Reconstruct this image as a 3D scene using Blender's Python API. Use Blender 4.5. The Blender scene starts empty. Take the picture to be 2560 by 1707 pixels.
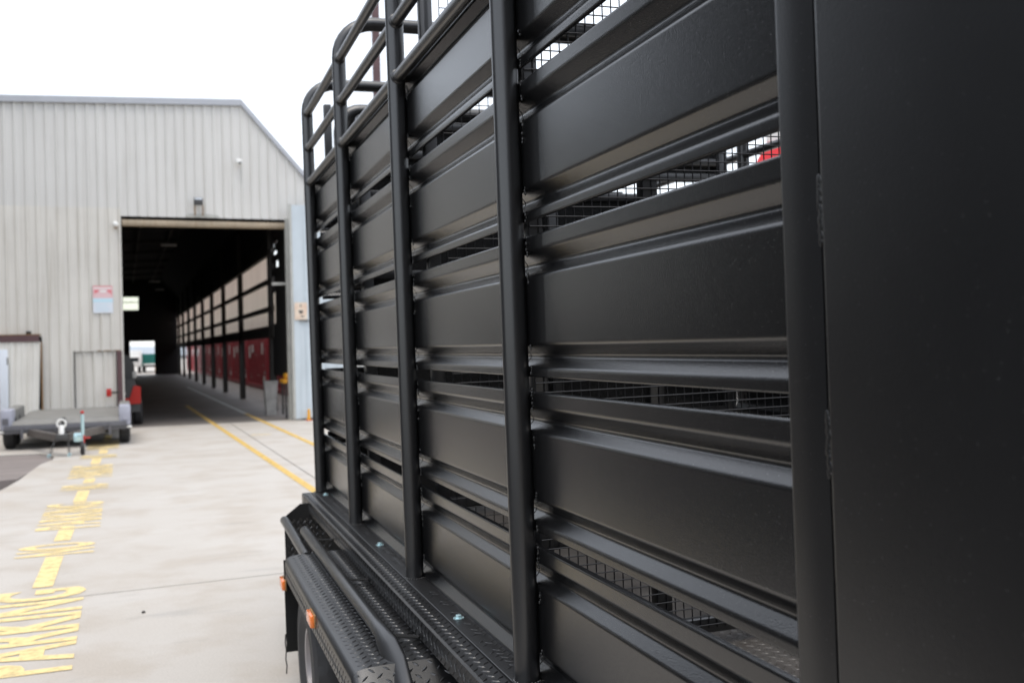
import bpy, bmesh, math, random
from mathutils import Vector, Matrix
random.seed(7)
SC = bpy.context.scene
COL = SC.collection
R = math.radians

# ------------------------------------------------------------------ camera
YAW, ROLL, PITCH, HC = R(21.2), 0.024, 0.003, 1.52
fw0 = Vector((math.sin(YAW), math.cos(YAW), 0)); rt0 = Vector((math.cos(YAW), -math.sin(YAW), 0)); Zv = Vector((0, 0, 1))
fw = fw0 * math.cos(PITCH) + Zv * math.sin(PITCH); up1 = Zv * math.cos(PITCH) - fw0 * math.sin(PITCH)
rt = rt0 * math.cos(ROLL) - up1 * math.sin(ROLL); up = up1 * math.cos(ROLL) + rt0 * math.sin(ROLL)
cd = bpy.data.cameras.new("camera"); cam = bpy.data.objects.new("camera", cd); COL.objects.link(cam)
cam.matrix_world = Matrix((
    (rt.x, up.x, -fw.x, 0), (rt.y, up.y, -fw.y, 0), (rt.z, up.z, -fw.z, HC), (0, 0, 0, 1)))
cd.sensor_width = 36; cd.lens = 35.2; cd.clip_start = 0.05; cd.clip_end = 2000
cd.dof.use_dof = True; cd.dof.focus_distance = 2.25; cd.dof.aperture_fstop = 4.7
SC.camera = cam

# ------------------------------------------------------------------ world, sun, exposure
w = bpy.data.worlds.new("World"); SC.world = w; w.use_nodes = True
nt = w.node_tree; nt.nodes.clear()
SUN_EL, SUN_AZ = R(74), R(205)          # azimuth clockwise from +Y
sky = nt.nodes.new("ShaderNodeTexSky"); sky.sky_type = 'NISHITA'; sky.sun_disc = False
sky.sun_elevation = SUN_EL; sky.sun_rotation = SUN_AZ; sky.dust_density = 1.5; sky.air_density = 1.0
mixc = nt.nodes.new("ShaderNodeMix"); mixc.data_type = 'RGBA'; mixc.inputs[0].default_value = 0.5
mixc.inputs[7].default_value = (11.0, 11.1, 11.2, 1)     # thin bright cloud veil
bg = nt.nodes.new("ShaderNodeBackground"); bg.inputs[1].default_value = 0.1
wo = nt.nodes.new("ShaderNodeOutputWorld")
nt.links.new(sky.outputs[0], mixc.inputs[6]); nt.links.new(mixc.outputs[2], bg.inputs[0]); nt.links.new(bg.outputs[0], wo.inputs[0])
sd = bpy.data.lights.new("sun", 'SUN'); sd.energy = 0.9; sd.angle = R(35); sd.color = (1, 0.95, 0.88)
so = bpy.data.objects.new("sun", sd); COL.objects.link(so)
sdir = Vector((math.sin(SUN_AZ) * math.cos(SUN_EL), math.cos(SUN_AZ) * math.cos(SUN_EL), math.sin(SUN_EL)))
so.rotation_euler = sdir.to_track_quat('Z', 'Y').to_euler()
SC.view_settings.view_transform = 'Standard'; SC.view_settings.look = 'None'
SC.view_settings.gamma = 1; SC.view_settings.use_curve_mapping = False
SC.view_settings.exposure = 1.05

# ------------------------------------------------------------------ materials
def mat(name, col, rough=0.5, metal=0.0, var=0.0, vscale=3.0, bump=0.0, bscale=60.0, spec=0.5, col2=None, speck=None, streak=None, coat=0.0, stretch=None):
    m = bpy.data.materials.new(name); m.use_nodes = True
    n, l = m.node_tree.nodes, m.node_tree.links
    b = n["Principled BSDF"]
    b.inputs["Base Color"].default_value = (*col, 1); b.inputs["Roughness"].default_value = rough
    b.inputs["Metallic"].default_value = metal; b.inputs["Specular IOR Level"].default_value = spec
    b.inputs["Coat Weight"].default_value = coat
    tc = n.new("ShaderNodeTexCoord"); src = tc.outputs["Object"]
    if stretch:
        mp = n.new("ShaderNodeMapping"); mp.inputs["Scale"].default_value = stretch
        l.new(src, mp.inputs[0]); src = mp.outputs[0]
    cur = None
    if var or col2:
        t = n.new("ShaderNodeTexNoise"); t.inputs["Scale"].default_value = vscale; t.inputs["Detail"].default_value = 6; t.inputs["Roughness"].default_value = 0.6
        l.new(src, t.inputs["Vector"])
        r = n.new("ShaderNodeValToRGB"); r.color_ramp.elements[0].position = 0.32; r.color_ramp.elements[1].position = 0.68
        c2 = col2 or tuple(c * (1 - var) for c in col)
        r.color_ramp.elements[0].color = (*c2, 1); r.color_ramp.elements[1].color = (*col, 1)
        l.new(t.outputs["Fac"], r.inputs[0]); cur = r.outputs[0]
    if speck:       # (scale, threshold, colour)
        v = n.new("ShaderNodeTexVoronoi"); v.inputs["Scale"].default_value = speck[0]; l.new(tc.outputs["Object"], v.inputs["Vector"])
        lt = n.new("ShaderNodeMath"); lt.operation = 'LESS_THAN'; lt.inputs[1].default_value = speck[1]; l.new(v.outputs["Distance"], lt.inputs[0])
        wn = n.new("ShaderNodeTexWhiteNoise"); l.new(v.outputs["Position"], wn.inputs["Vector"])
        g = n.new("ShaderNodeMath"); g.operation = 'GREATER_THAN'; g.inputs[1].default_value = speck[3]; l.new(wn.outputs["Value"], g.inputs[0])
        mu = n.new("ShaderNodeMath"); mu.operation = 'MULTIPLY'; l.new(lt.outputs[0], mu.inputs[0]); l.new(g.outputs[0], mu.inputs[1])
        mx = n.new("ShaderNodeMix"); mx.data_type = 'RGBA'; l.new(mu.outputs[0], mx.inputs[0])
        if cur: l.new(cur, mx.inputs[6])
        else: mx.inputs[6].default_value = (*col, 1)
        mx.inputs[7].default_value = (*speck[2], 1); cur = mx.outputs[2]
    if streak:      # vertical dirt streaks (colour, amount)
        mp2 = n.new("ShaderNodeMapping"); mp2.inputs["Scale"].default_value = (9, 9, 0.35); l.new(tc.outputs["Object"], mp2.inputs[0])
        t2 = n.new("ShaderNodeTexNoise"); t2.inputs["Scale"].default_value = 1.4; t2.inputs["Detail"].default_value = 5; l.new(mp2.outputs[0], t2.inputs["Vector"])
        r2 = n.new("ShaderNodeValToRGB"); r2.color_ramp.elements[0].position = 0.5; r2.color_ramp.elements[1].position = 0.85
        r2.color_ramp.elements[0].color = (0, 0, 0, 1); r2.color_ramp.elements[1].color = (streak[1],) * 3 + (1,)
        l.new(t2.outputs["Fac"], r2.inputs[0])
        mx = n.new("ShaderNodeMix"); mx.data_type = 'RGBA'; l.new(r2.outputs[0], mx.inputs[0])
        if cur: l.new(cur, mx.inputs[6])
        else: mx.inputs[6].default_value = (*col, 1)
        mx.inputs[7].default_value = (*streak[0], 1); cur = mx.outputs[2]
    if cur: l.new(cur, b.inputs["Base Color"])
    if bump:
        t3 = n.new("ShaderNodeTexNoise"); t3.inputs["Scale"].default_value = bscale; t3.inputs["Detail"].default_value = 3
        l.new(src, t3.inputs["Vector"])
        bp = n.new("ShaderNodeBump"); bp.inputs["Strength"].default_value = bump; bp.inputs["Distance"].default_value = 0.002
        l.new(t3.outputs["Fac"], bp.inputs["Height"]); l.new(bp.outputs[0], b.inputs["Normal"])
    return m

M = {}
M['black'] = mat('satin_black_paint', (0.0065, 0.0066, 0.007), rough=0.18, spec=0.70, bump=0.17, bscale=330, speck=(240, 0.15, (0.12, 0.115, 0.11), 0.88), var=0.2, vscale=4)
M['tube'] = mat('black_tube_paint', (0.007, 0.0071, 0.008), rough=0.33, spec=0.95, bump=0.05, bscale=300)
M['tread'] = mat('black_tread_paint', (0.009, 0.009, 0.0095), rough=0.36, spec=0.9, bump=0.08, bscale=300)
M['worn'] = mat('worn_flat_bar_paint', (0.012, 0.012, 0.0125), rough=0.42, spec=0.8, var=0.4, vscale=30, bump=0.5, bscale=55)
M['skin'] = mat('corner_skin_paint', (0.006, 0.0061, 0.0068), rough=0.30, spec=0.55, bump=0.09, bscale=220, speck=(170, 0.14, (0.07, 0.07, 0.07), 0.88), var=0.35, vscale=3.5)
M['wire'] = mat('black_wire', (0.012, 0.012, 0.014), rough=0.45)
M['deck'] = mat('trailer_deck_steel', (0.10, 0.092, 0.085), rough=0.4, var=0.5, vscale=9)
M['weld'] = mat('painted_weld', (0.02, 0.02, 0.02), rough=0.25, bump=0.4, bscale=180)
M['gap'] = mat('seam_gap', (0.004, 0.004, 0.004), rough=0.9)
M['zinc'] = mat('blue_zinc', (0.55, 0.76, 0.80), rough=0.25, metal=0.5)
M['amber'] = mat('amber_lens', (0.80, 0.20, 0.04), rough=0.25, coat=0.5)
M['rubber'] = mat('tyre_rubber', (0.028, 0.028, 0.03), rough=0.7, var=0.3, vscale=14)
M['rim'] = mat('rim_paint', (0.30, 0.28, 0.28), rough=0.4, metal=0.3)
M['clad'] = mat('grey_cladding', (0.66, 0.652, 0.628), rough=0.5, var=0.08, vscale=0.6, streak=((0.33, 0.30, 0.25), 0.35))
M['clad_low'] = mat('lower_cladding', (0.68, 0.66, 0.615), rough=0.55, var=0.12, vscale=0.8, streak=((0.30, 0.26, 0.20), 0.5))
M['cladw'] = mat('pale_cladding', (0.78, 0.765, 0.72), rough=0.55, var=0.12, vscale=1.2, streak=((0.34, 0.27, 0.18), 0.5))
M['flash'] = mat('roof_flashing', (0.44, 0.46, 0.50), rough=0.5, var=0.1)
M['lintel'] = mat('cream_lintel', (0.50, 0.41, 0.30), rough=0.5, var=0.3, vscale=2, streak=((0.25, 0.14, 0.06), 0.6))
M['rust'] = mat('rusty_steel', (0.30, 0.17, 0.07), rough=0.8, var=0.5, vscale=12)
M['mauve'] = mat('red_oxide_steel', (0.115, 0.06, 0.065), rough=0.6, var=0.3, vscale=3)
M['bluedoor'] = mat('pale_blue_sheet', (0.56, 0.63, 0.68), rough=0.45, var=0.10, vscale=1.5, streak=((0.36, 0.42, 0.46), 0.6))
M['galv'] = mat('galvanised_steel', (0.50, 0.50, 0.47), rough=0.5, metal=0.3, var=0.2, vscale=5)
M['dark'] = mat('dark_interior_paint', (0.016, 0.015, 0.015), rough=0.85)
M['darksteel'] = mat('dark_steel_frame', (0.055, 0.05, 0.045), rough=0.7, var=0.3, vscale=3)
M['contain'] = mat('container_red', (0.36, 0.045, 0.058), rough=0.45, var=0.35, vscale=1.7, streak=((0.08, 0.02, 0.015), 0.6))
M['white'] = mat('white_paint', (0.78, 0.78, 0.76), rough=0.5)
M['offwhite'] = mat('dirty_white', (0.50, 0.49, 0.47), rough=0.6, var=0.45, vscale=4)
M['red'] = mat('red_paint', (0.42, 0.018, 0.012), rough=0.35)
M['signbright'] = mat('bright_red_sign', (0.75, 0.03, 0.04), rough=0.45)
M['signred'] = mat('sign_red', (0.70, 0.20, 0.22), rough=0.5)
M['signpink'] = mat('sign_pink', (0.72, 0.50, 0.52), rough=0.5)
M['signblue'] = mat('sign_blue', (0.52, 0.72, 0.82), rough=0.5)
M['signwhite'] = mat('sign_white', (0.68, 0.73, 0.80), rough=0.5)
M['paper'] = mat('notice_paper', (0.72, 0.66, 0.56), rough=0.6, col2=(0.68, 0.48, 0.36), vscale=6)
M['ink'] = mat('ink', (0.06, 0.06, 0.06), rough=0.6)
M['yellowm'] = mat('yellow_machine', (0.75, 0.36, 0.02), rough=0.45)
M['green'] = mat('green_container', (0.012, 0.17, 0.145), rough=0.5, var=0.2)
M['greysteel'] = mat('grey_painted_steel', (0.13, 0.13, 0.145), rough=0.5, var=0.2, vscale=6)
M['deckgrey'] = mat('flatbed_deck', (0.23, 0.225, 0.21), rough=0.6, var=0.25, vscale=3)
M['guard'] = mat('guard_grey', (0.38, 0.39, 0.46), rough=0.45, var=0.1)
M['drawbar'] = mat('drawbar_steel', (0.12, 0.105, 0.095), rough=0.6, var=0.3, vscale=8)
M['glass'] = mat('dark_glass', (0.02, 0.025, 0.03), rough=0.1)
M['asphalt'] = mat('dark_ground', (0.055, 0.052, 0.05), rough=0.9, var=0.4, vscale=5, bump=0.4, bscale=80)
M['patch'] = mat('grey_slab', (0.25, 0.215, 0.20), rough=0.8, var=0.3, vscale=2.0, stretch=(0.6, 2.5, 1))
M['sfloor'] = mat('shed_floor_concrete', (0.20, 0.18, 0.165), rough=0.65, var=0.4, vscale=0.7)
M['leaf'] = mat('tree_leaves', (0.05, 0.075, 0.03), rough=0.7, var=0.4, vscale=0.5)
M['hill'] = mat('hill', (0.36, 0.40, 0.44), rough=1.0, var=0.2, vscale=0.05)
M['added_wall'] = mat('added_building_wall', (0.05, 0.052, 0.055), rough=0.7, var=0.2)  # wall of the unseen buildings added for reflections

def concrete():
    m = bpy.data.materials.new('concrete'); m.use_nodes = True
    n, l = m.node_tree.nodes, m.node_tree.links; b = n["Principled BSDF"]
    g = n.new("ShaderNodeNewGeometry")
    def noise(scale, det, st=None):
        t = n.new("ShaderNodeTexNoise"); t.inputs["Scale"].default_value = scale; t.inputs["Detail"].default_value = det; t.inputs["Roughness"].default_value = 0.6
        if st:
            mp = n.new("ShaderNodeMapping"); mp.inputs["Scale"].default_value = st; mp.inputs["Rotation"].default_value = (0, 0, 0.3); l.new(g.outputs["Position"], mp.inputs[0]); l.new(mp.outputs[0], t.inputs["Vector"])
        else: l.new(g.outputs["Position"], t.inputs["Vector"])
        return t.outputs["Fac"]
    def ramp(src, p0, c0, p1, c1):
        r = n.new("ShaderNodeValToRGB"); e = r.color_ramp.elements; e[0].position = p0; e[1].position = p1
        e[0].color = (*c0, 1); e[1].color = (*c1, 1); l.new(src, r.inputs[0]); return r.outputs[0]
    def mult(a, bb):
        x = n.new("ShaderNodeMix"); x.data_type = 'RGBA'; x.blend_type = 'MULTIPLY'; x.inputs[0].default_value = 1
        l.new(a, x.inputs[6]); l.new(bb, x.inputs[7]); return x.outputs[2]
    c = ramp(noise(0.7, 7), 0.3, (0.455, 0.42, 0.376), 0.7, (0.50, 0.472, 0.435))
    c = mult(c, ramp(noise(1.6, 8), 0.36, (0.90, 0.865, 0.825), 0.54, (1, 1, 1)))              # stains
    c = mult(c, ramp(noise(2.6, 6, (0.45, 1.6, 1)), 0.30, (0.86, 0.87, 0.885), 0.41, (1, 1, 1)))  # scuffs
    c = mult(c, ramp(noise(90, 3), 0.3, (0.88, 0.88, 0.88), 0.7, (1.04, 1.04, 1.04)))
    l.new(c, b.inputs["Base Color"]); b.inputs["Roughness"].default_value = 0.75
    bp = n.new("ShaderNodeBump"); bp.inputs["Strength"].default_value = 0.15; bp.inputs["Distance"].default_value = 0.004
    l.new(noise(45, 5), bp.inputs["Height"]); l.new(bp.outputs[0], b.inputs["Normal"])
    return m
M['concrete'] = concrete()

def worn(name, col, lo, hi):
    """paint worn through to the slab: gaps in the coat are transparent"""
    m = bpy.data.materials.new(name); m.use_nodes = True
    n, l = m.node_tree.nodes, m.node_tree.links; b = n["Principled BSDF"]
    b.inputs["Base Color"].default_value = (*col, 1); b.inputs["Roughness"].default_value = 0.6
    g = n.new("ShaderNodeNewGeometry"); t = n.new("ShaderNodeTexNoise"); t.inputs["Scale"].default_value = 14; t.inputs["Detail"].default_value = 7; t.inputs["Roughness"].default_value = 0.65
    l.new(g.outputs["Position"], t.inputs["Vector"])
    r = n.new("ShaderNodeValToRGB"); r.color_ramp.elements[0].position = lo; r.color_ramp.elements[1].position = hi
    r.color_ramp.elements[0].color = (0.5, 0.5, 0.5, 1); l.new(t.outputs["Fac"], r.inputs[0]); l.new(r.outputs[0], b.inputs["Alpha"])
    return m
M['yline'] = worn('yellow_line_paint', (0.63, 0.42, 0.11), 0.30, 0.52)
M['ytext'] = worn('faded_yellow_paint', (0.77, 0.60, 0.28), 0.28, 0.54)

def translucent(name, col):
    m = bpy.data.materials.new(name); m.use_nodes = True
    n, l = m.node_tree.nodes, m.node_tree.links; n.clear()
    o = n.new("ShaderNodeOutputMaterial"); mx = n.new("ShaderNodeMixShader"); mx.inputs[0].default_value = 0.75
    d = n.new("ShaderNodeBsdfDiffuse"); t = n.new("ShaderNodeBsdfTranslucent")
    tc = n.new("ShaderNodeTexCoord"); nz = n.new("ShaderNodeTexNoise"); nz.inputs["Scale"].default_value = 0.8; l.new(tc.outputs["Object"], nz.inputs["Vector"])
    r = n.new("ShaderNodeValToRGB"); r.color_ramp.elements[0].color = (*[c * 0.82 for c in col], 1); r.color_ramp.elements[1].color = (*col, 1); l.new(nz.outputs["Fac"], r.inputs[0])
    l.new(r.outputs[0], d.inputs[0]); l.new(r.outputs[0], t.inputs[0])
    l.new(d.outputs[0], mx.inputs[1]); l.new(t.outputs[0], mx.inputs[2]); l.new(mx.outputs[0], o.inputs[0]); return m
M['fibre'] = translucent('fibreglass_sheet', (0.96, 0.89, 0.80))

def clear_pane():
    m = bpy.data.materials.new('clear_pane'); m.use_nodes = True
    n, l = m.node_tree.nodes, m.node_tree.links; n.clear()
    o = n.new("ShaderNodeOutputMaterial"); mx = n.new("ShaderNodeMixShader"); mx.inputs[0].default_value = 0.1
    t = n.new("ShaderNodeBsdfTransparent"); t.inputs[0].default_value = (0.92, 0.93, 0.86, 1); g = n.new("ShaderNodeBsdfGlossy"); g.inputs["Roughness"].default_value = 0.1
    l.new(t.outputs[0], mx.inputs[1]); l.new(g.outputs[0], mx.inputs[2]); l.new(mx.outputs[0], o.inputs[0]); return m
M['pane'] = clear_pane()

# ------------------------------------------------------------------ mesh helpers
class MB:
    def __init__(s): s.v, s.f, s.sm = [], [], []
    def add(s, vs, fs, smooth=False):
        o = len(s.v); s.v += [tuple(p) for p in vs]; s.f += [tuple(i + o for i in f) for f in fs]; s.sm += [smooth] * len(fs); return s
    def box(s, a, b):
        x0, x1 = sorted((a[0], b[0])); y0, y1 = sorted((a[1], b[1])); z0, z1 = sorted((a[2], b[2]))
        return s.add([(x0, y0, z0), (x1, y0, z0), (x1, y1, z0), (x0, y1, z0), (x0, y0, z1), (x1, y0, z1), (x1, y1, z1), (x0, y1, z1)],
                     [(3, 2, 1, 0), (4, 5, 6, 7), (0, 1, 5, 4), (1, 2, 6, 5), (2, 3, 7, 6), (3, 0, 4, 7)])
    def rbox(s, a, b, r):
        bm = bmesh.new(); bmesh.ops.create_cube(bm, size=1)
        c = [(a[i] + b[i]) / 2 for i in range(3)]; d = [abs(b[i] - a[i]) for i in range(3)]
        for v in bm.verts: v.co = Vector((c[0] + v.co.x * d[0], c[1] + v.co.y * d[1], c[2] + v.co.z * d[2]))
        bmesh.ops.bevel(bm, geom=bm.edges[:], offset=r, segments=2, affect='EDGES', profile=0.5)
        bm.verts.index_update(); s.add([v.co[:] for v in bm.verts], [[v.index for v in f.verts] for f in bm.faces], True); bm.free(); return s
    def extr(s, poly, axis, a, b, smooth=False):
        """closed polygon of 2-D points swept along an axis: axis 0 -> (y,z), 1 -> (x,z), 2 -> (x,y)"""
        def P(p, h): return ((h, p[0], p[1]), (p[0], h, p[1]), (p[0], p[1], h))[axis]
        n = len(poly); vs = [P(p, a) for p in poly] + [P(p, b) for p in poly]
        fs = [(i, (i + 1) % n, n + (i + 1) % n, n + i) for i in range(n)]
        s.add(vs, fs, smooth)
        o = len(s.v) - 2 * n
        s.f += [tuple(o + i for i in range(n))[::-1], tuple(o + n + i for i in range(n))]; s.sm += [False, False]; return s
    def tube(s, pts, r, n=12, cap=True, radii=None, twist=None):
        pts = [Vector(p) for p in pts]; m = len(pts); rings = []
        d0 = (pts[1] - pts[0]).normalized(); ref = Vector((0, 0, 1)) if abs(d0.z) < 0.9 else Vector((1, 0, 0))
        nrm = d0.cross(ref).normalized()
        for i, p in enumerate(pts):
            d = ((pts[min(i + 1, m - 1)] - p).normalized() + (p - pts[max(i - 1, 0)]).normalized()).normalized() if 0 < i < m - 1 else ((pts[1] - pts[0]) if i == 0 else (pts[-1] - pts[-2])).normalized()
            nrm = (nrm - d * nrm.dot(d)).normalized(); bi = d.cross(nrm)
            ra, rb = (radii[i] if radii else (r, r))
            na, ba = nrm, bi
            if twist: na = nrm * math.cos(twist[i]) + bi * math.sin(twist[i]); ba = bi * math.cos(twist[i]) - nrm * math.sin(twist[i])
            rings.append([p + na * ra * math.cos(2 * math.pi * k / n) + ba * rb * math.sin(2 * math.pi * k / n) for k in range(n)])
        vs = [q for rg in rings for q in rg]
        fs = [(i * n + k, i * n + (k + 1) % n, (i + 1) * n + (k + 1) % n, (i + 1) * n + k) for i in range(m - 1) for k in range(n)]
        s.add(vs, fs, True)
        if cap:
            o = len(s.v) - m * n
            s.f += [tuple(o + k for k in range(n))[::-1], tuple(o + (m - 1) * n + k for k in range(n))]; s.sm += [False, False]
        return s
    def lathe(s, prof, c, axis, n=32):
        """prof: (r, h) pairs about an axis through c (closed loop if first==last)"""
        vs = []
        for k in range(n):
            a = 2 * math.pi * k / n; ca, sa = math.cos(a), math.sin(a)
            for r, h in prof:
                q = ((h, r * ca, r * sa), (r * ca, h, r * sa), (r * ca, r * sa, h))[axis]
                vs.append((c[0] + q[0], c[1] + q[1], c[2] + q[2]))
        p = len(prof); fs = [(k * p + i, k * p + i + 1, ((k + 1) % n) * p + i + 1, ((k + 1) % n) * p + i) for k in range(n) for i in range(p - 1)]
        return s.add(vs, fs, True)
    def blob(s, c, rad, n=8, m=6):
        vs = [(c[0], c[1], c[2] + rad[2])]
        for j in range(1, m):
            t = math.pi * j / m
            for k in range(n):
                a = 2 * math.pi * k / n; vs.append((c[0] + rad[0] * math.sin(t) * math.cos(a), c[1] + rad[1] * math.sin(t) * math.sin(a), c[2] + rad[2] * math.cos(t)))
        vs.append((c[0], c[1], c[2] - rad[2])); fs = [(0, 1 + k, 1 + (k + 1) % n) for k in range(n)]
        for j in range(m - 2): fs += [(1 + j * n + k, 1 + (j + 1) * n + k, 1 + (j + 1) * n + (k + 1) % n, 1 + j * n + (k + 1) % n) for k in range(n)]
        e = len(vs) - 1; fs += [(e, 1 + (m - 2) * n + (k + 1) % n, 1 + (m - 2) * n + k) for k in range(n)]
        return s.add(vs, fs, True)
    def mesh(s, name, m, ang=38):
        me = bpy.data.meshes.new(name); me.from_pydata(s.v, [], s.f)
        me.polygons.foreach_set('use_smooth', s.sm)
        bm = bmesh.new(); bm.from_mesh(me); bmesh.ops.recalc_face_normals(bm, faces=bm.faces); bm.to_mesh(me); bm.free()
        if any(s.sm): me.set_sharp_from_angle(angle=R(ang))
        me.materials.append(m); me.update(); return me
    def build(s, name, m, parent=None, ang=38, **kw):
        return link(name, s.mesh(name, m, ang), parent, **kw)

def link(name, me, parent=None, loc=None, **kw):
    o = bpy.data.objects.new(name, me); COL.objects.link(o)
    if parent: o.parent = parent
    if loc: o.location = loc
    for k, v in kw.items(): o[k] = v
    return o
def thing(name, label, cat, loc=(0, 0, 0), rz=0, group=None):
    o = bpy.data.objects.new(name, None); COL.objects.link(o); o.location = loc; o.rotation_euler = (0, 0, rz); o.empty_display_size = 0.2
    o['label'] = label; o['category'] = cat
    if group: o['group'] = group
    return o
def tag(o, label, cat, group=None):
    o['label'] = label; o['category'] = cat
    if group: o['group'] = group
    return o
def tree_copy(o, parent=None):
    c = o.copy(); COL.objects.link(c); c.parent = parent
    for ch in list(o.children): tree_copy(ch, c)
    return c
def arc(c, r, a0, a1, n, plane):
    out = []
    for i in range(n + 1):
        a = a0 + (a1 - a0) * i / n; p, q = r * math.cos(a), r * math.sin(a)
        out.append((c[0] + (p if plane[0] == 'x' else 0), c[1] + (p if plane[0] == 'y' else 0), c[2] + q))
    return out

# ================================================================== SETTING
YF = 22.0                                    # facade plane of the shed
ground = MB().add([(-600, -600, -0.2), (600, -600, -0.2), (600, 900, -0.2), (-600, 900, -0.2)], [(0, 1, 2, 3)]).build('ground', M['asphalt'], kind='structure')
def slab(poly, m=M['concrete'], top=0.0, name='concrete_slab'):
    b = MB().extr(poly, 2, -0.19, top); return b.build(name, m, ground)
j = 0.008
def jy(x): return 6.90 + 0.05 * x             # the transverse joint is slightly skewed
XJ = 2.07
slab([(-1.06, -20), (XJ - j, -20), (XJ - j, jy(XJ) - j), (-1.06, jy(-1.06) - j)])
slab([(-40, -20), (-1.07, -20), (-1.07, 6.9), (-1.29, 9.3), (-2.4, 11.3), (-40, 11.2)], M['asphalt'], -0.03, 'dark_reflection_ground')  # unseen dark ground, added to darken reflections low on the slats
slab([(XJ + j, -20), (30, -20), (30, jy(30) - j), (XJ + j, jy(XJ) - j)])
edge = [(-1.28, 9.4), (-1.42, 10.6), (-1.55, 11.4), (-1.5, 12.05), (-1.38, 12.45), (-1.31, 13.0), (-1.24, 13.65), (-1.18, 14.6), (-1.12, 15.5), (-1.0, 16.1), (-1.02, 16.7), (-1.25, 17.2), (-2.0, 17.3), (-3.0, 17.0), (-30, 16.0)]
slab([(-1.06, jy(-1.06) + j), (XJ - j, jy(XJ) + j), (XJ - j, YF)] + [(-30, YF)] + edge[::-1])
slab([(XJ + j, jy(XJ) + j), (30, jy(30) + j), (30, YF), (XJ + j, YF)])
slab([(-30, 13.4), (-3.0, 13.75), (-1.275, 13.9), (-1.19, 14.6), (-1.13, 15.5), (-1.02, 16.1), (-1.06, 16.68), (-1.27, 17.14), (-2.0, 17.24), (-3.0, 16.94), (-30, 15.9)], M['patch'], -0.012, 'sunken_slab')
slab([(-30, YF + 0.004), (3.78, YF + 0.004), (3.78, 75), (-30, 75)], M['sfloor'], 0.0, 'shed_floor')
slab([(3.786, YF + 0.004), (30, YF + 0.004), (30, 75), (3.786, 75)], M['sfloor'], 0.0, 'yard_slab')
slab([(-60, 75.01), (60, 75.01), (60, 260), (-60, 260)], M['concrete'], 0.0, 'yard_slab')
hills = MB()
pts = [(-500, 3)] + [(-500 + 25 * i, 4 + 2.5 * math.sin(i * 0.9) + 4 * math.sin(i * 0.37 + 1) + random.uniform(-1, 1)) for i in range(41)] + [(500, 3)]
for (xa, za), (xb, zb) in zip(pts[:-1], pts[1:]):
    hills.add([(xa, 620, -1), (xb, 620, -1), (xb, 700, zb), (xa, 700, za), (xb, 780, -1), (xa, 780, -1)], [(0, 1, 2, 3), (3, 2, 4, 5)])
hills.build('hills', M['hill'], kind='structure')

# painted markings (4 mm sheets on the slabs)
def strip(p0, p1, wd, m, name='lane_line', z=0.004, seg=1):
    p0, p1 = Vector((*p0, 0)), Vector((*p1, 0)); d = (p1 - p0).normalized(); nn = Vector((-d.y, d.x, 0)) * wd / 2
    b = MB().add([(*(p0 - nn).xy, z), (*(p0 + nn).xy, z), (*(p1 + nn).xy, z), (*(p1 - nn).xy, z)], [(0, 1, 2, 3)])
    return b.build(name, m, ground)
strip((1.95, 5.2), (1.63, 30), 0.095, M['yline'])
strip((2.84, 11), (2.72, 25), 0.10, M['yline'])
strip((2.72, 25.05), (2.55, 46), 0.09, M['galv'])
strip((2.10, 18.6), (2.45, 18.45), 0.09, M['ytext'])
def word(txt, y0, y1, x0, x1):
    cu = bpy.data.curves.new('painted_word', 'FONT'); cu.body = txt; cu.size = 1; cu.offset = 0.034; cu.space_character = 1.04; cu.resolution_u = 3
    o = bpy.data.objects.new('tmp', cu); COL.objects.link(o)
    dg = bpy.context.evaluated_depsgraph_get(); me = bpy.data.meshes.new_from_object(o.evaluated_get(dg)); bpy.data.objects.remove(o)
    xs = [v.co.x for v in me.vertices]; ys = [v.co.y for v in me.vertices]
    ax, bx, ay, by = min(xs), max(xs), min(ys), max(ys)
    for v in me.vertices:                    # text runs away from the viewer, letter tops to the left
        u_ = (v.co.x - ax) / (bx - ax); t_ = (v.co.y - ay) / (by - ay)
        v.co = Vector((x1 + (x0 - x1) * t_, y0 + (y1 - y0) * u_, 0.004))
    me.name = 'painted_word'; me.materials.clear(); me.materials.append(M['ytext']); link('painted_word', me, ground)
def dash(y0, y1, xc, wd=0.125): strip((xc - 0.006, y0), (xc + 0.006, y1), wd, M['ytext'], 'painted_dash')
word('PARKING', 5.30, 7.18, -0.82, -0.26); dash(7.26, 8.33, -0.525)
word('NO', 8.38, 8.88, -0.81, -0.24); dash(9.0, 9.56, -0.50)
word('PARKING', 9.60, 11.22, -0.76, -0.22); dash(11.28, 12.2, -0.455)
word('NO', 12.3, 12.78, -0.71, -0.19); dash(12.9, 13.35, -0.42)
word('PARKING', 13.45, 14.9, -0.69, -0.16); dash(15.05, 15.85, -0.40)
word('NO', 15.9, 16.4, -0.64, -0.12); dash(16.55, 17.2, -0.33)
word('PARKING', 17.3, 18.9, -0.60, -0.10); dash(19.0, 20.4, -0.30)

MB().blob((0.075, 6.27, 0.006), (0.012, 0.010, 0.008), 7, 5).build('pebble', M['asphalt'], ground)

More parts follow.
